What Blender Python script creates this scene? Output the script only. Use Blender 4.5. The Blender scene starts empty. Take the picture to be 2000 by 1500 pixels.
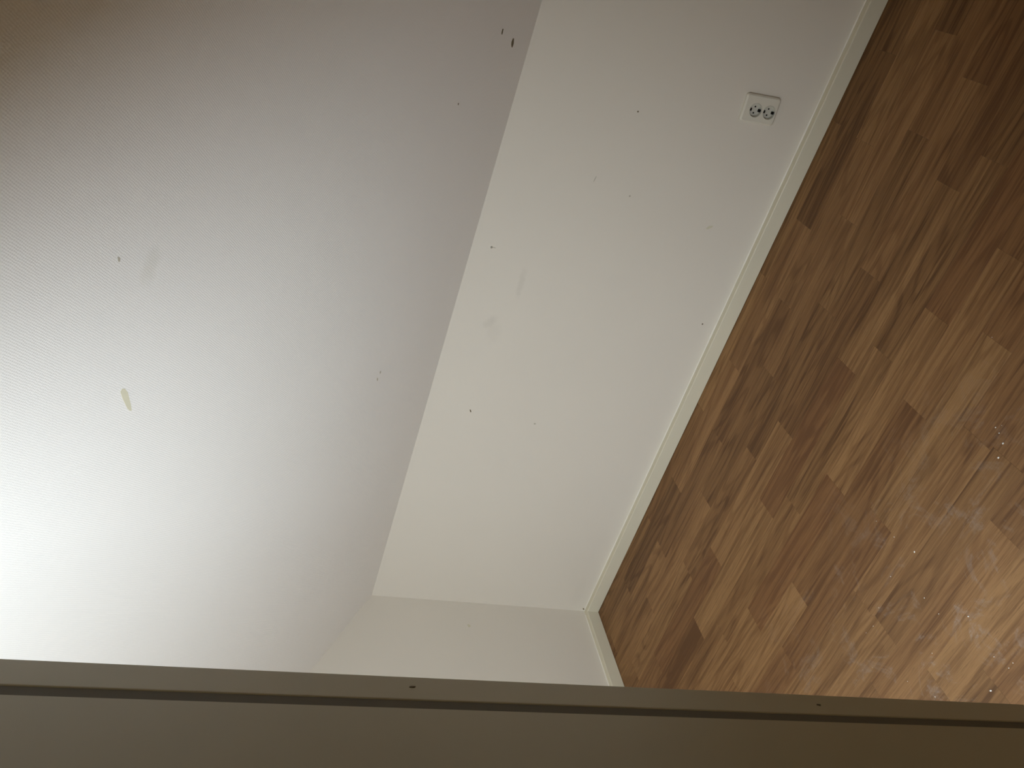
import bpy, bmesh, math, random
from mathutils import Vector, Matrix

random.seed(7)
scene = bpy.context.scene
COL = scene.collection
PI = math.pi

# ------------------------------------------------------------------ camera
CAM = Vector((2.4732, -2.4404, 1.6081))
CX = Vector((0.284475, 0.834219, 0.472390))      # rows of the camera rotation
CY = Vector((-0.180442, 0.530534, -0.828236))
CZ = Vector((-0.941549, 0.150373, 0.301452))
F_PX = 1618.2
cam_data = bpy.data.cameras.new('camera')
cam_data.sensor_fit = 'HORIZONTAL'
cam_data.sensor_width = 36.0
cam_data.lens = 36.0 * F_PX / 2000.0
cam_data.clip_start = 0.02
cam = bpy.data.objects.new('camera', cam_data)
COL.objects.link(cam)
M4 = Matrix((CX, CY, CZ)).to_4x4()
M4.translation = CAM
cam.matrix_world = M4
scene.camera = cam

# ------------------------------------------------------------------ sky (pale overcast), reached only through the open doorway
world = bpy.data.worlds.new('overcast_sky')
scene.world = world
world.use_nodes = True
bg = world.node_tree.nodes['Background']
bg.inputs['Color'].default_value = (0.83, 0.925, 1.0, 1)
bg.inputs['Strength'].default_value = 10.0

# room dimensions (metres): knee wall at y=0, gable at x=0
H = 1.0                      # knee wall height
AL = math.radians(31.25)     # roof slope
TA = math.tan(AL)
XE = 3.30                    # far end wall
YP = -2.75                   # long outer wall opposite the knee wall, with the open balcony doorway
ZC = 2.32                    # flat ceiling
YS = -(ZC - H) / TA          # where the slope meets the flat ceiling
DX0, DX1, DZ0, DZ1 = 1.40, 2.46, 0.05, 2.10       # doorway opening in that wall

portal = bpy.data.lights.new('doorway_portal', 'AREA')
portal.shape = 'RECTANGLE'
portal.size = DX1 - DX0
portal.size_y = DZ1 - DZ0
portal.cycles.is_portal = True
po = bpy.data.objects.new('doorway_portal', portal)
COL.objects.link(po)
po.location = ((DX0 + DX1) / 2, YP - 0.12, (DZ0 + DZ1) / 2)
po.rotation_euler = (PI / 2, 0, 0)   # facing +y into the room

vs = scene.view_settings
vs.view_transform = 'Standard'
vs.look = 'None'
vs.gamma = 1.0
vs.use_curve_mapping = False
vs.exposure = -0.2
scene.cycles.use_denoising = True
scene.cycles.max_bounces = 16
scene.cycles.diffuse_bounces = 12
scene.cycles.sample_clamp_indirect = 0.0


# ------------------------------------------------------------------ helpers
def link(o, parent=None):
    COL.objects.link(o)
    if parent is not None:
        o.parent = parent
    return o


def mesh_obj(name, verts, faces, mat, parent=None, smooth=False):
    me = bpy.data.meshes.new(name)
    me.from_pydata([tuple(v) for v in verts], [], faces)
    me.validate()
    bm = bmesh.new(); bm.from_mesh(me)
    bmesh.ops.recalc_face_normals(bm, faces=bm.faces)
    bm.to_mesh(me); bm.free()
    if smooth:
        for p in me.polygons:
            p.use_smooth = True
    if mat:
        me.materials.append(mat)
    return link(bpy.data.objects.new(name, me), parent)


def bm_obj(name, bm, mat, parent=None, smooth=False):
    bmesh.ops.recalc_face_normals(bm, faces=bm.faces)
    me = bpy.data.meshes.new(name)
    bm.to_mesh(me); bm.free()
    if smooth:
        for p in me.polygons:
            p.use_smooth = True
    if mat:
        me.materials.append(mat)
    return link(bpy.data.objects.new(name, me), parent)


def bm_box(bm, a, b):
    x0, y0, z0 = a; x1, y1, z1 = b
    v = [bm.verts.new(p) for p in ((x0, y0, z0), (x1, y0, z0), (x1, y1, z0), (x0, y1, z0),
                                   (x0, y0, z1), (x1, y0, z1), (x1, y1, z1), (x0, y1, z1))]
    for f in ((0, 3, 2, 1), (4, 5, 6, 7), (0, 1, 5, 4), (1, 2, 6, 5), (2, 3, 7, 6), (3, 0, 4, 7)):
        bm.faces.new([v[i] for i in f])
    return v


def box(name, a, b, mat, parent=None, bevel=0.0, seg=2):
    bm = bmesh.new()
    bm_box(bm, a, b)
    if bevel:
        bmesh.ops.bevel(bm, geom=list(bm.edges), offset=bevel, segments=seg, profile=0.5, affect='EDGES')
    return bm_obj(name, bm, mat, parent)


def prism(name, poly, axis, a, b, mat, parent=None, bevel=0.0):
    """extrude a 2D polygon along axis 0 (poly=y,z), 1 (poly=x,z) or 2 (poly=x,y)"""
    def P(p, t):
        return ((t, p[0], p[1]), (p[0], t, p[1]), (p[0], p[1], t))[axis]
    n = len(poly)
    bm = bmesh.new()
    A = [bm.verts.new(P(p, a)) for p in poly]
    B = [bm.verts.new(P(p, b)) for p in poly]
    bm.faces.new(A); bm.faces.new(list(reversed(B)))
    for i in range(n):
        j = (i + 1) % n
        bm.faces.new((A[i], B[i], B[j], A[j]))
    if bevel:
        bmesh.ops.bevel(bm, geom=list(bm.edges), offset=bevel, segments=2, profile=0.5, affect='EDGES')
    return bm_obj(name, bm, mat, parent)


def empty(name, loc=(0, 0, 0), parent=None):
    o = bpy.data.objects.new(name, None)
    o.empty_display_size = 0.1
    o.location = loc
    return link(o, parent)


def tag(o, label, cat, kind=None, group=None):
    o['label'] = label
    o['category'] = cat
    if kind:
        o['kind'] = kind
    if group:
        o['group'] = group
    return o


# ------------------------------------------------------------------ materials
class NT:
    def __init__(self, name):
        self.m = bpy.data.materials.new(name)
        self.m.use_nodes = True
        self.t = self.m.node_tree
        self.b = self.t.nodes['Principled BSDF']

    def n(self, kind, **kw):
        nd = self.t.nodes.new(kind)
        for k, v in kw.items():
            setattr(nd, k, v)
        return nd

    def l(self, a, b):
        self.t.links.new(a, b)

    def val(self, sock, v):
        if isinstance(v, (int, float, tuple)):
            sock.default_value = v
        else:
            self.l(v, sock)

    def math(self, op, a, b=None, c=None, clamp=False):
        nd = self.n('ShaderNodeMath', operation=op)
        nd.use_clamp = clamp
        self.val(nd.inputs[0], a)
        if b is not None:
            self.val(nd.inputs[1], b)
        if c is not None:
            self.val(nd.inputs[2], c)
        return nd.outputs[0]

    def noise(self, vec, scale, detail=2.0, rough=0.5, dist=0.0):
        nd = self.n('ShaderNodeTexNoise')
        if vec is not None:
            self.l(vec, nd.inputs['Vector'])
        nd.inputs['Scale'].default_value = scale
        nd.inputs['Detail'].default_value = detail
        nd.inputs['Roughness'].default_value = rough
        nd.inputs['Distortion'].default_value = dist
        return nd.outputs['Fac']

    def mapping(self, vec, scale=(1, 1, 1), loc=(0, 0, 0)):
        nd = self.n('ShaderNodeMapping')
        self.l(vec, nd.inputs['Vector'])
        nd.inputs['Scale'].default_value = scale
        nd.inputs['Location'].default_value = loc
        return nd.outputs[0]

    def mix(self, fac, a, b, blend='MIX'):
        nd = self.n('ShaderNodeMix', data_type='RGBA', blend_type=blend)
        self.val(nd.inputs[0], fac)
        for s, v in ((nd.inputs[6], a), (nd.inputs[7], b)):
            if isinstance(v, tuple):
                s.default_value = v + (1,) if len(v) == 3 else v
            else:
                self.l(v, s)
        return nd.outputs[2]

    def ramp(self, fac, lo, hi, out0=0.0, out1=1.0):
        nd = self.n('ShaderNodeMapRange', interpolation_type='SMOOTHSTEP')
        self.val(nd.inputs[0], fac)
        nd.inputs[1].default_value = lo; nd.inputs[2].default_value = hi
        nd.inputs[3].default_value = out0; nd.inputs[4].default_value = out1
        return nd.outputs[0]

    def bump(self, h, strength, dist):
        nd = self.n('ShaderNodeBump')
        nd.inputs['Strength'].default_value = strength
        nd.inputs['Distance'].default_value = dist
        self.l(h, nd.inputs['Height'])
        self.l(nd.outputs[0], self.b.inputs['Normal'])


def plain(name, col, rough=0.5, spec=0.4, var=0.03, vscale=6.0):
    k = NT(name)
    tc = k.n('ShaderNodeTexCoord').outputs['Object']
    f = k.noise(tc, vscale, 3.0)
    d = tuple(c * (1 - var) for c in col); e = tuple(min(1, c * (1 + var)) for c in col)
    k.l(k.mix(f, d, e), k.b.inputs['Base Color'])
    k.b.inputs['Roughness'].default_value = rough
    k.b.inputs['Specular IOR Level'].default_value = spec
    return k.m


WALL = (0.75, 0.70, 0.615)


def wall_mat(name, col, weave=0.0, smudges=(), rough=0.6):
    """painted wall; weave = woven glass-fibre wallpaper relief; smudges = (a,b,ra,rb,angle,strength) in object x/y or x/z"""
    k = NT(name)
    tc = k.n('ShaderNodeTexCoord').outputs['Object']
    sep = k.n('ShaderNodeSeparateXYZ'); k.l(tc, sep.inputs[0])
    x, y = sep.outputs[0], sep.outputs[1 if weave else 2]
    f = k.noise(tc, 2.2, 4.0, 0.6)
    base = k.mix(f, tuple(c * 0.975 for c in col), tuple(min(1, c * 1.02) for c in col))
    for (a, b, ra, rb, ang, st, c) in smudges:
        dx = k.math('SUBTRACT', x, a); dy = k.math('SUBTRACT', y, b)
        ca, sa = math.cos(ang), math.sin(ang)
        u = k.math('ADD', k.math('MULTIPLY', dx, ca / ra), k.math('MULTIPLY', dy, sa / ra))
        v = k.math('ADD', k.math('MULTIPLY', dx, -sa / rb), k.math('MULTIPLY', dy, ca / rb))
        r = k.math('SQRT', k.math('ADD', k.math('MULTIPLY', u, u), k.math('MULTIPLY', v, v)))
        r = k.math('ADD', r, k.math('MULTIPLY', k.math('SUBTRACT', k.noise(tc, 60.0, 3.0), 0.5), 0.9))
        m = k.ramp(r, 1.2, 0.3, 0.0, st)
        base = k.mix(m, base, c)
    k.l(base, k.b.inputs['Base Color'])
    k.b.inputs['Roughness'].default_value = rough
    k.b.inputs['Specular IOR Level'].default_value = 0.3
    if weave:
        p = 2 * PI / 0.0046
        nz = k.math('MULTIPLY', k.math('SUBTRACT', k.noise(tc, 130.0, 2.0), 0.5), 3.0)
        s1 = k.math('SINE', k.math('ADD', k.math('MULTIPLY', x, p), nz))
        s2 = k.math('SINE', k.math('ADD', k.math('MULTIPLY', y, p * 0.86), nz))
        chk = k.math('MULTIPLY', s1, s2)
        amp = k.noise(tc, 40.0, 2.0)
        h = k.math('MULTIPLY', chk, k.math('ADD', amp, 0.4))
        h = k.math('ADD', h, k.math('MULTIPLY', k.noise(tc, 260.0, 2.0), 0.8))
        k.bump(h, weave, 0.0012)
    else:
        h = k.math('ADD', k.math('MULTIPLY', k.noise(tc, 240.0, 2.0), 0.6), k.math('MULTIPLY', k.noise(tc, 12.0, 2.0), 2.0))
        k.bump(h, 0.12, 0.001)
    return k.m


def floor_mat():
    k = NT('oak_laminate')
    tc = k.n('ShaderNodeTexCoord').outputs['Object']
    oi = k.n('ShaderNodeObjectInfo').outputs['Random']
    off = k.n('ShaderNodeCombineXYZ')
    k.l(k.math('MULTIPLY', oi, 37.0), off.inputs[0])
    k.l(k.math('MULTIPLY', oi, 91.0), off.inputs[1])
    k.l(k.math('MULTIPLY', oi, 53.0), off.inputs[2])
    va = k.n('ShaderNodeVectorMath', operation='ADD')
    k.l(tc, va.inputs[0]); k.l(off.outputs[0], va.inputs[1])
    v = va.outputs[0]
    tone = k.n('ShaderNodeAttribute', attribute_type='OBJECT', attribute_name='tone').outputs['Fac']
    red = k.n('ShaderNodeAttribute', attribute_type='OBJECT', attribute_name='redness').outputs['Fac']
    broad = k.noise(k.mapping(v, (1.1, 13, 1)), 1.0, 3.0, 0.55, 0.4)        # broad bands along the stave
    contour = k.noise(k.mapping(v, (1.3, 9, 1)), 1.0, 1.5, 0.5, 0.25)
    rings = k.math('SINE', k.math('MULTIPLY', contour, 62.0))
    rings = k.ramp(rings, 0.1, 1.0)
    streak = k.noise(k.mapping(v, (4.5, 210, 1)), 1.0, 3.0, 0.65, 0.15)       # fine grain
    flame = k.noise(k.mapping(v, (2.4, 62, 1), (3, 7, 0)), 1.0, 3.0, 0.6, 0.5)  # darker flames along the stave
    flame = k.ramp(flame, 0.52, 0.62)
    pores = k.noise(k.mapping(v, (26, 620, 1)), 1.0, 2.0, 0.6)
    dark = (0.112, 0.050, 0.016)
    mid = (0.222, 0.113, 0.042)
    lite = (0.360, 0.198, 0.080)
    t = k.math('ADD', tone, k.math('MULTIPLY', k.math('SUBTRACT', broad, 0.5), 0.95))
    t = k.math('ADD', t, k.math('MULTIPLY', k.math('SUBTRACT', streak, 0.5), 1.1))
    t = k.math('SUBTRACT', t, k.math('MULTIPLY', flame, 0.26))
    t = k.math('ADD', t, 0.10)
    t = k.math('SUBTRACT', t, k.math('MULTIPLY', rings, 0.20))
    c = k.mix(k.ramp(t, 0.0, 0.52), dark, mid)
    c = k.mix(k.ramp(t, 0.42, 1.0), c, lite)
    c = k.mix(k.math('MULTIPLY', red, 0.5), c, (0.27, 0.115, 0.045))
    c = k.mix(k.ramp(pores, 0.54, 0.70, 0.0, 0.5), c, (0.14, 0.07, 0.03))
    # plaster dust trodden into the middle of the room (world position, patches with shapes of their own)
    pos = k.n('ShaderNodeNewGeometry').outputs['Position']
    sp = k.n('ShaderNodeSeparateXYZ'); k.l(pos, sp.inputs[0])
    dx = k.math('MULTIPLY', k.math('SUBTRACT', sp.outputs[0], 1.25), 0.75)
    dy = k.math('SUBTRACT', sp.outputs[1], -1.75)
    d = k.math('SQRT', k.math('ADD', k.math('MULTIPLY', dx, dx), k.math('MULTIPLY', dy, dy)))
    area = k.ramp(d, 1.05, 0.35)
    smear = k.ramp(k.noise(pos, 8.5, 6.0, 0.72, 0.9), 0.52, 0.64)
    fine = k.ramp(k.noise(pos, 60.0, 4.0, 0.75, 0.5), 0.46, 0.66)
    film = k.math('MULTIPLY', area, k.math('ADD', k.math('MULTIPLY', smear, 0.17), k.math('MULTIPLY', k.math('MULTIPLY', fine, smear), 0.24)))
    film = k.math('ADD', film, k.math('MULTIPLY', area, 0.05))
    c = k.mix(film, c, (0.46, 0.41, 0.37))
    k.l(c, k.b.inputs['Base Color'])
    rg = k.math('ADD', k.math('MULTIPLY', film, 0.5), k.math('ADD', k.math('MULTIPLY', streak, 0.12), 0.36), clamp=True)
    k.l(rg, k.b.inputs['Roughness'])
    k.b.inputs['Specular IOR Level'].default_value = 0.22
    k.bump(k.math('ADD', streak, k.math('MULTIPLY', pores, -0.6)), 0.10, 0.0006)
    return k.m


GREY = (0.42, 0.39, 0.33)
M_SLOPE = wall_mat('glass_fibre_wallpaper', (0.83, 0.805, 0.765), weave=0.2, smudges=(
    (XE - 1.90, 1.474, 0.035, 0.02, 0.3, 0.16, (0.5, 0.47, 0.36)),))
M_KNEE = wall_mat('knee_wall_paint', WALL, smudges=(
    (1.4669, 0.8042, 0.062, 0.013, 0.068, 0.17, GREY),
    (1.3072, 0.868, 0.034, 0.017, -0.652, 0.17, GREY),
    (1.275, 0.845, 0.05, 0.03, 0.2, 0.08, GREY),
    (0.10, 0.12, 0.10, 0.03, 0.0, 0.05, GREY),))
M_GABLE = wall_mat('gable_wall_paint', WALL)
M_WALL = wall_mat('beige_wall_paint', (0.56, 0.46, 0.34))
M_CEIL = wall_mat('ceiling_paint', (0.76, 0.72, 0.65))
M_FLOOR = floor_mat()
M_SUB = plain('subfloor', (0.10, 0.06, 0.035), 0.9, 0.1)
M_BASE = plain('cream_baseboard_paint', (0.715, 0.67, 0.53), 0.42, 0.4)
M_CAULK = plain('caulk', (0.80, 0.77, 0.69), 0.5, 0.3)
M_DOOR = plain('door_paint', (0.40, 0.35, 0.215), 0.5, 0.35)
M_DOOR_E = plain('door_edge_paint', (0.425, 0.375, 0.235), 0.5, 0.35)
M_GROOVE = plain('groove_shade', (0.125, 0.105, 0.065), 0.7, 0.2)  # dark tone holds the shade inside the door's groove
M_PLASTIC = plain('socket_plastic', (0.72, 0.685, 0.585), 0.32, 0.5, 0.01)
M_PLASTIC2 = plain('socket_insert_plastic', (0.60, 0.585, 0.51), 0.35, 0.5, 0.01)
M_HOLE = plain('pin_hole_dark', (0.012, 0.010, 0.008), 0.8, 0.1)
M_BRASS = plain('earth_contact_metal', (0.10, 0.085, 0.06), 0.4, 0.5)
M_TAN = plain('bared_filler', (0.66, 0.62, 0.47), 0.8, 0.1, 0.06, 90.0)
M_CHIP = plain('dark_chip', (0.16, 0.125, 0.075), 0.8, 0.1, 0.12, 200.0)
M_CHIPL = plain('grey_chip', (0.50, 0.46, 0.38), 0.8, 0.1, 0.1, 200.0)
M_CRUMB = plain('plaster_crumb', (0.85, 0.83, 0.78), 0.9, 0.1)
M_WINFR = plain('window_frame_paint', (0.80, 0.80, 0.77), 0.4, 0.4)


# ------------------------------------------------------------------ structure
TH = 0.16
PT = 0.10       # thickness of the long wall


floor = box('floor', (-TH, YP - PT, -0.12), (XE + TH, TH, -0.008), M_SUB)
tag(floor, 'brown two-strip oak laminate floor, dusty towards the room centre', 'floor', 'structure')

# knee wall (front face exactly y=0)
knee = box('wall_knee', (-TH, 0.0, -0.008), (XE + TH, TH, H + 0.12), M_KNEE)
tag(knee, 'low off-white knee wall with the double socket', 'wall', 'structure')


# gable wall with the window opening, inner face x=0
def gable_piece(y0, y1, z0, z1=None):
    """column of the gable between y0<y1, from z0 up to z1 or to the roof"""
    if z1 is None:
        zt = lambda y: min(ZC, H - TA * y) + 0.05
        poly = [(y0, z0), (y1, z0), (y1, zt(y1)), (y0, zt(y0))]
        if y0 < YS < y1:
            poly = [(y0, z0), (y1, z0), (y1, zt(y1)), (YS, ZC + 0.05), (y0, zt(y0))]
        return poly
    return [(y0, z0), (y1, z0), (y1, z1), (y0, z1)]


gb = bmesh.new()
for poly in (gable_piece(YP - 0.1, 0.0, -0.008),):
    A = [gb.verts.new((0.0, p[0], p[1])) for p in poly]
    B = [gb.verts.new((-TH, p[0], p[1])) for p in poly]
    gb.faces.new(A); gb.faces.new(list(reversed(B)))
    for i in range(len(poly)):
        j = (i + 1) % len(poly)
        gb.faces.new((A[i], B[i], B[j], A[j]))
gable = bm_obj('wall_gable', gb, M_GABLE)
tag(gable, 'off-white gable end wall meeting the knee wall in the corner', 'wall', 'structure')

# sloping ceiling: local x along the room, local y up the slope, origin at the knee-wall edge; underside z=0
LS = -YS / math.cos(AL) + 0.10
slope = box('ceiling', (-TH, -0.10, 0.0), (XE + TH, LS, 0.10), M_SLOPE)
slope.location = (0, 0, H)
# local +y -> (0,-cos,sin), local +z -> outward normal (0, sin, cos), local +x -> flipped handedness handled below
slope.matrix_world = Matrix(((-1, 0, 0, XE), (0, -math.cos(AL), math.sin(AL), 0), (0, math.sin(AL), math.cos(AL), H), (0, 0, 0, 1)))
tag(slope, 'sloping white ceiling with woven wallpaper rising from the knee wall', 'ceiling', 'structure')
flat = box('ceiling_flat', (-TH, YP - PT, ZC), (XE + TH, YS, ZC + 0.12), M_CEIL)
tag(flat, 'flat white ceiling strip above the camera, out of view', 'ceiling', 'structure')

endw = box('wall_end', (XE, YP - PT, -0.008), (XE + TH, 0.0, ZC + 0.05), M_WALL)
tag(endw, 'beige end wall opposite the gable, out of view', 'wall', 'structure')
pb = bmesh.new()
for a, b in (((0.0, -0.008), (DX0, ZC)), ((DX1, -0.008), (XE, ZC)), ((DX0, DZ1), (DX1, ZC)), ((DX0, -0.008), (DX1, DZ0))):
    bm_box(pb, (a[0], YP - PT, a[1]), (b[0], YP, b[1]))
part = bm_obj('wall_long', pb, M_WALL)
tag(part, 'beige outer wall with the open balcony doorway, behind the camera', 'wall', 'structure')
JT = 0.03
jam = empty('trim_1', (DX0, YP, DZ0))
tag(jam, 'white frame lining the open balcony doorway, out of view', 'door frame', 'structure')
W_, H_ = DX1 - DX0, DZ1 - DZ0
for nm, a, b in (('jamb', (0, -PT, 0), (JT, .012, H_)), ('jamb', (W_ - JT, -PT, 0), (W_, .012, H_)), ('head', (JT, -PT, H_ - JT), (W_ - JT, .012, H_)),
                 ('threshold', (JT, -PT, 0), (W_ - JT, .012, .02))):
    box(nm, a, b, M_WINFR, jam, .002)

# ------------------------------------------------------------------ baseboards
TB, HB = 0.0235, 0.055


def baseboard(name, along, a, b, label):
    """along 0: on the knee wall (runs in x); along 1: on the gable (runs in y)"""
    prof = [(0, 0.0018), (TB, 0.0018), (TB, HB - 0.003), (TB - 0.001, HB - 0.0008), (TB - 0.003, HB), (0, HB)]
    if along == 0:
        o = prism(name, [(-p[0], p[1]) for p in prof], 0, a, b, M_BASE)
    else:
        o = prism(name, [(p[0], p[1]) for p in prof], 1, a, b, M_BASE)
    tag(o, label, 'baseboard', 'structure')
    # uneven caulk bead in the corner between board and wall
    n = int(abs(b - a) / 0.03)
    verts, faces = [], []
    for i in range(n + 1):
        t = a + (b - a) * i / n
        r = 0.0027 + 0.0009 * math.sin(i * 0.9) * math.sin(i * 0.37) + random.uniform(-.0004, .0004)
        ring = [(0.0, HB - 0.001), (r * 0.95, HB - 0.001), (r * 0.55, HB + r * 0.40), (0.0, HB + r)]
        for p in ring:
            verts.append((t, -p[0], p[1]) if along == 0 else (p[0], t, p[1]))
    for i in range(n):
        for j in range(3):
            q = i * 4 + j
            faces.append((q, q + 1, q + 5, q + 4))
    mesh_obj('caulk_bead', verts, faces, M_CAULK, o, True)
    return o


bk = baseboard('baseboard_knee', 0, 0.0, XE, 'cream baseboard along the foot of the knee wall')
bgb = baseboard('baseboard_gable', 1, -TB - 0.0003, YP, 'cream baseboard along the foot of the gable wall')
# ------------------------------------------------------------------ floor staves
SW = 0.0983
Y1 = -0.0807          # lower edge of strip 0
joints = {
    0: [.05, .60, 1.14, 1.69, 2.22, 2.77], 1: [.29, .83, 1.37, 1.91, 2.45, 2.99], 2: [.05, .589, 1.13, 1.671, 2.21, 2.75],
    3: [.384, .925, 1.46, 2.0, 2.54, 3.08], 4: [.13, .67, 1.21, 1.75, 2.29, 2.83], 5: [.29, .831, 1.372, 1.914, 2.455, 3.0],
    6: [.05, .588, 1.134, 1.668, 2.2125, 2.75], 7: [.145, .686, 1.227, 1.768, 2.309, 2.85], 8: [.305, .8465, 1.39, 1.935, 2.476, 3.02],
    9: [.20, .63, 1.061, 1.715, 2.146, 2.69], 10: [.353, .894, 1.431, 1.971, 2.51, 3.05], 11: [.147, .688, 1.229, 1.77, 2.31, 2.85],
    12: [.15, .69, 1.237, 1.78, 2.32, 2.86], 13: [.02, .56, 1.105, 1.65, 2.19, 2.73], 14: [.19, .73, 1.27, 1.81, 2.35, 2.89],
}
tones = {   # (strip, index of the stave between joints): (tone, redness)
    (2, 1): (.50, .1), (2, 2): (.42, .1), (2, 3): (.34, .1), (2, 4): (.55, .1), (3, 1): (.64, .2), (3, 2): (.42, .0), (3, 3): (.55, .1),
    (3, 4): (.60, .2), (3, 0): (.55, .1), (3, 5): (.36, .0), (4, 2): (.46, .1), (4, 3): (.40, .0), (4, 4): (.46, .0),
    (5, 1): (.33, .5), (5, 2): (.58, .1), (5, 3): (.34, .1), (5, 4): (.58, .2), (6, 1): (.24, .2), (6, 2): (.56, .0), (6, 3): (.28, .5),
    (6, 4): (.54, .0), (6, 5): (.36, .2), (7, 2): (.48, .1), (7, 3): (.50, .0), (7, 4): (.40, .0), (8, 1): (.62, .1), (8, 2): (.36, .6),
    (8, 3): (.60, .1), (8, 4): (.34, .5), (8, 0): (.5, .1), (9, 1): (.60, .2), (9, 2): (.66, .1), (9, 3): (.36, .3), (9, 4): (.56, .2), (9, 5): (.36, .3),
    (10, 1): (.42, .4), (10, 2): (.40, .4), (10, 3): (.56, .0), (10, 4): (.52, .4), (11, 2): (.55, .1), (11, 3): (.56, .2), (11, 4): (.44, .3),
    (12, 2): (.60, .1), (12, 3): (.44, .1), (12, 4): (.55, .3), (13, 2): (.50, .1), (13, 3): (.60, .3), (14, 3): (.66, .1), (14, 2): (.58, .2),
}
GAP = 0.00012
CH = 0.00025


def plank(x0, x1, y0, y1, tone, red):
    hx, hy = (x1 - x0) / 2 - GAP / 2, (y1 - y0) / 2 - GAP / 2
    v, f = [], []
    for dz, ins in ((-0.008, 0), (-CH, 0), (0.0, CH)):
        for sx, sy in ((-1, -1), (1, -1), (1, 1), (-1, 1)):
            v.append((sx * (hx - ins), sy * (hy - ins), dz))
    for l in (0, 4):
        for i in range(4):
            j = (i + 1) % 4
            f.append((l + i, l + j, l + 4 + j, l + 4 + i))
    f.append((8, 9, 10, 11))
    o = mesh_obj('plank', v, f, M_FLOOR, floor)
    o.location = ((x0 + x1) / 2, (y0 + y1) / 2, 0.0)
    o['tone'] = float(0.46 + (tone - 0.46) * 1.35)
    o['redness'] = float(red)
    return o


rng = random.Random(21)
s = 0
while True:
    top = 0.0 if s == 0 else Y1 - SW * (s - 1)
    bot = Y1 - SW * s
    last = bot < YP - PT
    if s in joints:
        js = joints[s]
    else:
        o0 = rng.uniform(0.05, 0.55)
        js = [o0 + .541 * i for i in range(6)]
    xs = [0.0] + [j for j in js if 0.03 < j < XE - 0.03] + [XE]
    idx0 = 0 if js[0] > 0.03 else 1
    for i in range(len(xs) - 1):
        tn, rd = tones.get((s, i + idx0), (rng.uniform(.32, .62), max(0, rng.uniform(-.25, .45))))
        plank(xs[i], xs[i + 1], bot, top, tn, rd)
    s += 1
    if last:
        break

# ------------------------------------------------------------------ open door leaf at the picture's edge
AZ_EDGE, AZ_G1, AZ_G2 = 140.39, 141.86, 142.34      # bearings from the camera of its vertical lines
T_EDGE = 0.705                                        # horizontal distance camera -> free edge


def bearing(a):
    return Vector((math.cos(math.radians(a)), math.sin(math.radians(a))))


E2 = Vector((CAM.x, CAM.y)) + bearing(AZ_EDGE) * T_EDGE
HINGE = Vector((2.446, -2.715))
LEAF_D = (E2 - HINGE)
LEAF = LEAF_D.length
LEAF_D.normalize()
LEAF_N = Vector((LEAF_D.y, -LEAF_D.x))               # towards the camera


def along(az):
    """distance from the hinge where the camera bearing az meets the leaf's face"""
    b = bearing(az); c = Vector((CAM.x, CAM.y)) - HINGE
    # c + t b = u D
    det = b.x * -LEAF_D.y + LEAF_D.x * b.y
    t = (-c.x * -LEAF_D.y + LEAF_D.x * -c.y) / det
    return (c + b * t).dot(LEAF_D)


U1, U2 = along(AZ_G1), along(AZ_G2)
door = empty('door_1', (HINGE.x, HINGE.y, 0.0))
door.rotation_euler = (0, 0, math.atan2(LEAF_D.y, LEAF_D.x))
tag(door, 'shaded cream balcony door leaf standing open in the foreground, grooved along its edge', 'door', 'structure')
# local x along the leaf, local -y towards the camera
DTH = 0.044
LZ0, LZ1 = 0.06, 2.04
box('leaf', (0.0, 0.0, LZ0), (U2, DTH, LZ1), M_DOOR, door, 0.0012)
box('groove_shade_strip', (U2 - 0.0015, 0.0008, LZ0 + .001), (U1 + 0.0015, DTH - 0.001, LZ1 - .001), M_GROOVE, door)  # near-flush dark strip, painted shade in place of a deep groove
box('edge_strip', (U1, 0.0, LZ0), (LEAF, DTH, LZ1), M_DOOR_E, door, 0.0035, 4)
for hz in (0.22, 1.78):
    bm = bmesh.new()
    bmesh.ops.create_cone(bm, cap_ends=True, segments=16, radius1=0.007, radius2=0.007, depth=0.09)
    hg = bm_obj('hinge', bm, M_BRASS, door, True)
    hg.location = (-0.004, DTH, hz)

# ------------------------------------------------------------------ marks on the surfaces (thin chips with their own outline)


def chip(parent, name, origin, ax, ay, nrm, la, lb, ang, mat, seed, taper=0.0, label=None):
    r = random.Random(seed)
    n = 12
    ca, sa = math.cos(ang), math.sin(ang)
    bot, top = [], []
    for i in range(n):
        t = 2 * PI * i / n
        k = 1 + r.uniform(-.18, .18)
        a = math.cos(t) * la * k
        b = math.sin(t) * lb * k * (1 + taper * math.cos(t))
        u, v = a * ca - b * sa, a * sa + b * ca
        p = Vector(origin) + ax * u + ay * v
        bot.append(p - nrm * 0.0005); top.append(p + nrm * 0.0005)
    verts = bot + top
    faces = [list(range(n, 2 * n)), list(range(n - 1, -1, -1))]
    for i in range(n):
        j = (i + 1) % n
        faces.append((i, j, n + j, n + i))
    o = mesh_obj(name, verts, faces, mat)
    o.parent = parent
    o.matrix_parent_inverse = parent.matrix_world.inverted()
    if label:
        o['label'] = label
    return o


X, Y, Z = Vector((1, 0, 0)), Vector((0, 1, 0)), Vector((0, 0, 1))
SU = Vector((0, -math.cos(AL), math.sin(AL)))        # up the slope
SN = Vector((0, -math.sin(AL), -math.cos(AL)))       # out of the slope into the room
bpy.context.view_layer.update()


def on_slope(x, y):
    return Vector((x, y, H - TA * y))


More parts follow.
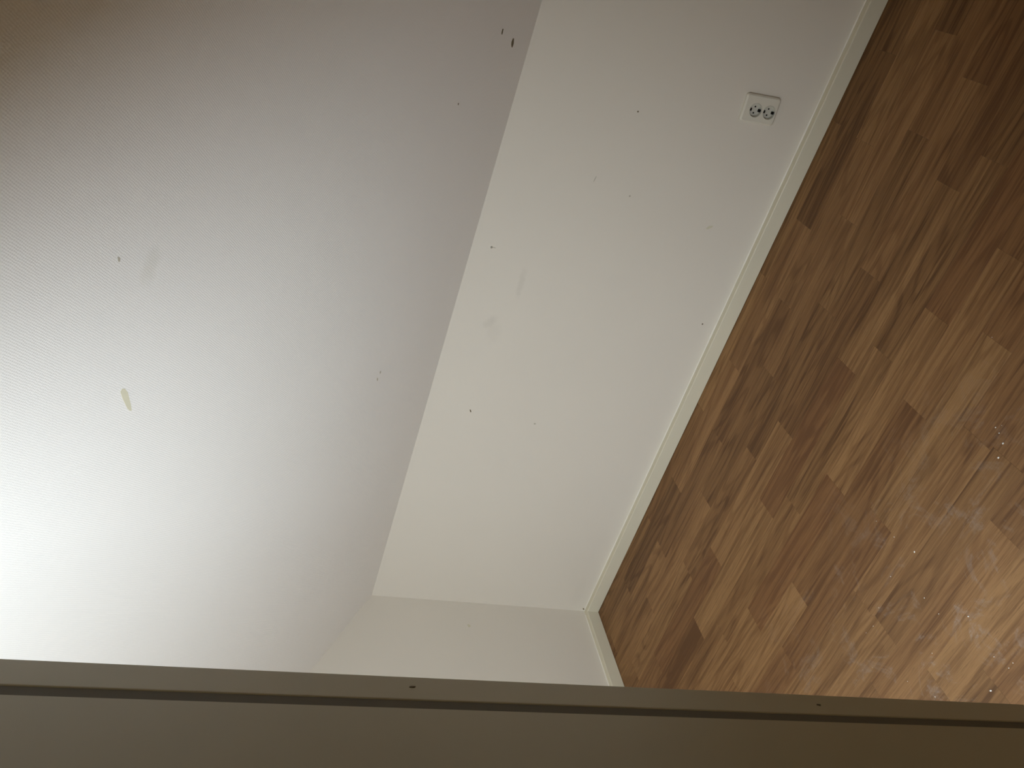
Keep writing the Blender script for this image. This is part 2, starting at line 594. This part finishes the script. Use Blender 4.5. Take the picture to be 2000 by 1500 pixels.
chip(slope, 'filler_patch', on_slope(1.676, -1.284), X, SU, SN, 0.029, 0.0058, math.radians(203), M_TAN, 1, -0.6, 'tan elongated patch of bare filler')
chip(slope, 'paint_chip', on_slope(1.928, -1.3156), X, SU, SN, 0.0042, 0.0022, 0.4, M_CHIPL, 2)
chip(slope, 'paint_chip', on_slope(2.2182, -.2159), X, SU, SN, 0.0085, 0.0042, 0.35, M_CHIP, 3)
chip(slope, 'paint_chip', on_slope(2.1897, -.1284), X, SU, SN, 0.0135, 0.0085, 0.55, M_CHIP, 4)
chip(slope, 'paint_chip', on_slope(1.296, -.428), X, SU, SN, 0.0055, 0.0032, 0.5, M_CHIPL, 5)
chip(slope, 'paint_chip', on_slope(1.276, -.436), X, SU, SN, 0.0065, 0.0032, 0.5, M_CHIPL, 6)
chip(slope, 'paint_chip', on_slope(2.0483, -.3667), X, SU, SN, 0.0035, 0.0025, 0.5, M_CHIP, 7)
NK = Vector((0, -1, 0))
for i, (x, z, la, lb, an, m) in enumerate((
        (1.5668, .9362, .0045, .0035, 0, M_CHIPL), (1.5677, .930, .009, .0011, -1.58, M_CHIPL), (1.7929, .2376, .0125, .0045, -.943, M_TAN),
        (1.4478, .1085, .0028, .0028, 0, M_CHIP), (2.0856, .6193, .0026, .0026, 0, M_CHIP), (.9445, .8367, .0065, .0022, .494, M_CHIP),
        (1.8577, .6788, .0105, .0012, -.14, M_CHIPL), (1.8313, .5473, .003, .003, 0, M_CHIPL), (.93, .585, .004, .004, 0, M_CHIPL),
        (.012, .062, .006, .0035, .8, M_CHIP))):
    chip(knee, 'paint_chip', (x, 0, z), X, Z, NK, la, lb, an, m, 20 + i)
chip(gable, 'filler_patch', (0, -.1285, .6045), Y, Z, X, .008, .006, .5, M_TAN, 40)
bpy.context.view_layer.update()
# two nail marks on the door's edge strip
dm = door.matrix_world
ddir = (dm.to_3x3() @ X); dn = -(dm.to_3x3() @ Y)


def on_door(u_px, v_px):
    cvec = Vector(((u_px - 1000) / F_PX, -(v_px - 750) / F_PX, -1.0))
    d = Vector((CX.dot(cvec), CY.dot(cvec), CZ.dot(cvec)))
    p0 = dm @ Vector((0, 0, 0))
    t = (p0 - CAM).dot(dn) / d.dot(dn)
    return CAM + d * t


for q, (u, v) in enumerate(((805, 1342), (1599, 1377))):
    chip(door, 'nail_mark', on_door(u, v), ddir, Z, dn, .0016, .0028, .5, M_CHIP, 60 + q)

# ------------------------------------------------------------------ double wall socket
SC = Vector((2.189, 0.0, 0.2405))
sock = empty('wall_socket', SC)
sock.rotation_euler = (0, -math.radians(5.0), 0)
tag(sock, 'white double wall socket mounted slightly crooked on the knee wall', 'socket')
PW, PH, PD = 0.086, 0.118, 0.011


def rounded_rect(w, h, r, n=6):
    pts = []
    for cx, cz, a0 in ((w / 2 - r, h / 2 - r, 0), (-w / 2 + r, h / 2 - r, 90), (-w / 2 + r, -h / 2 + r, 180), (w / 2 - r, -h / 2 + r, 270)):
        for i in range(n + 1):
            a = math.radians(a0 + 90 * i / n)
            pts.append((cx + r * math.cos(a), cz + r * math.sin(a)))
    return pts


WELL_R = 0.0204
WELLS = ((-0.004, 0.0165), (-0.004, -0.0300))
# cover plate: stacked rounded outlines, open front filled around the two wells
outl = [(0.0, PW, PH, .010), (-0.006, PW, PH, .010), (-0.009, PW - .005, PH - .005, .0085), (-PD, PW - .011, PH - .011, .006)]
bm = bmesh.new()
rings = []
for yy, w, h, r in outl:
    rings.append([bm.verts.new((p[0], yy, p[1])) for p in rounded_rect(w, h, r)])
n = len(rings[0])
for a, b in zip(rings[:-1], rings[1:]):
    for i in range(n):
        j = (i + 1) % n
        bm.faces.new((a[i], a[j], b[j], b[i]))
edges = [bm.edges.get((rings[-1][i], rings[-1][(i + 1) % n])) for i in range(n)]
NW = 32
for cx, cz in WELLS:
    rv = [bm.verts.new((cx + (WELL_R + .0015) * math.cos(2 * PI * i / NW), -PD, cz + (WELL_R + .0015) * math.sin(2 * PI * i / NW))) for i in range(NW)]
    for i in range(NW):
        edges.append(bm.edges.new((rv[i], rv[(i + 1) % NW])))
bmesh.ops.triangle_fill(bm, use_beauty=True, use_dissolve=False, edges=edges)
# remove faces that cover the wells
for f in [f for f in bm.faces if all(abs(v.co.y + PD) < 1e-6 for v in f.verts)]:
    c = f.calc_center_median()
    if any((c.x - cx) ** 2 + (c.z - cz) ** 2 < (WELL_R) ** 2 for cx, cz in WELLS):
        bm.faces.remove(f)
bm_obj('cover_plate', bm, M_PLASTIC, sock)
for cx, cz in WELLS:
    # well: raised rim, conical side, floor
    prof = [(WELL_R + .0015, -PD), (WELL_R + .0010, -PD - .0012), (WELL_R, -PD - .0012), (WELL_R - .0006, -PD), (WELL_R - .0016, -0.0015), (0.0, -0.0015)]
    v, f = [], []
    for r, yy in prof[:-1]:
        for i in range(NW):
            a = 2 * PI * i / NW
            v.append((r * math.cos(a), yy, r * math.sin(a)))
    for k in range(len(prof) - 2):
        for i in range(NW):
            j = (i + 1) % NW
            f.append((k * NW + i, k * NW + j, (k + 1) * NW + j, (k + 1) * NW + i))
    v.append((0, -0.0015, 0))
    for i in range(NW):
        f.append(((len(prof) - 2) * NW + i, (len(prof) - 2) * NW + (i + 1) % NW, len(v) - 1))
    well = mesh_obj('socket_well', v, f, M_PLASTIC2, sock)
    well.location = (cx, 0, cz)
    for sx in (-1, 1):
        b2 = bmesh.new()
        bmesh.ops.create_cone(b2, cap_ends=True, segments=16, radius1=0.0026, radius2=0.0026, depth=0.0008,
                              matrix=Matrix.Translation((sx * .0095, -0.0017, 0)) @ Matrix.Rotation(PI / 2, 4, 'X'))
        bm_obj('pin_hole', b2, M_HOLE, well)
    for sz in (-1, 1):
        z0, z1 = sorted((sz * (WELL_R - .0090), sz * (WELL_R - .0012)))
        box('earth_contact', (-.0042, -0.0075, z0), (.0042, -0.0012, z1), M_HOLE, well, .0006)
b3 = bmesh.new()
bmesh.ops.create_cone(b3, cap_ends=True, segments=14, radius1=0.0024, radius2=0.0024, depth=0.0008,
                      matrix=Matrix.Translation((-0.004, -PD - .0002, -.00675)) @ Matrix.Rotation(PI / 2, 4, 'X'))
bm_obj('screw', b3, M_PLASTIC2, sock)

# ------------------------------------------------------------------ plaster crumbs on the floor
crumb_px = [(1957, 831), (1952, 846), (1960, 866), (1951, 894), (1938, 659), (1945, 835), (1787, 1078), (1747, 1049), (1712, 1018), (1717, 1187), (1692, 1236),
            (1892, 1204), (1806, 1168), (1936, 1349), (1821, 1276), (1704, 1304), (1773, 1331), (1979, 1295), (1971, 1305), (1834, 1199), (1740, 1126),
            (1827, 1361), (1942, 1283), (1706, 1223)]
base = None
for i, (u, v) in enumerate(crumb_px):
    cvec = Vector(((u - 1000) / F_PX, -(v - 750) / F_PX, -1.0))
    d = Vector((CX.dot(cvec), CY.dot(cvec), CZ.dot(cvec)))
    p = CAM + d * (-CAM.z / d.z)
    if base is None:
        bm = bmesh.new()
        bmesh.ops.create_icosphere(bm, subdivisions=1, radius=0.0016)
        for w in bm.verts:
            w.co *= random.uniform(.7, 1.25)
            w.co.z *= .6
        zmin = min(w.co.z for w in bm.verts)
        for w in bm.verts:
            w.co.z -= zmin
        o = base = bm_obj('plaster_crumb', bm, M_CRUMB)
    else:
        o = link(base.copy())
    o.location = (p.x, p.y, 0.0)
    o.rotation_euler = (0, 0, random.uniform(0, 6.28))
    sc = 1.5 if i in (2, 11, 13, 6, 3) else random.uniform(.5, 1.0)
    o.scale = (sc, sc * random.uniform(.6, 1.0), sc)
    tag(o, 'tiny white plaster crumb lying on the laminate floor', 'crumb', None, 'plaster crumbs on the floor')
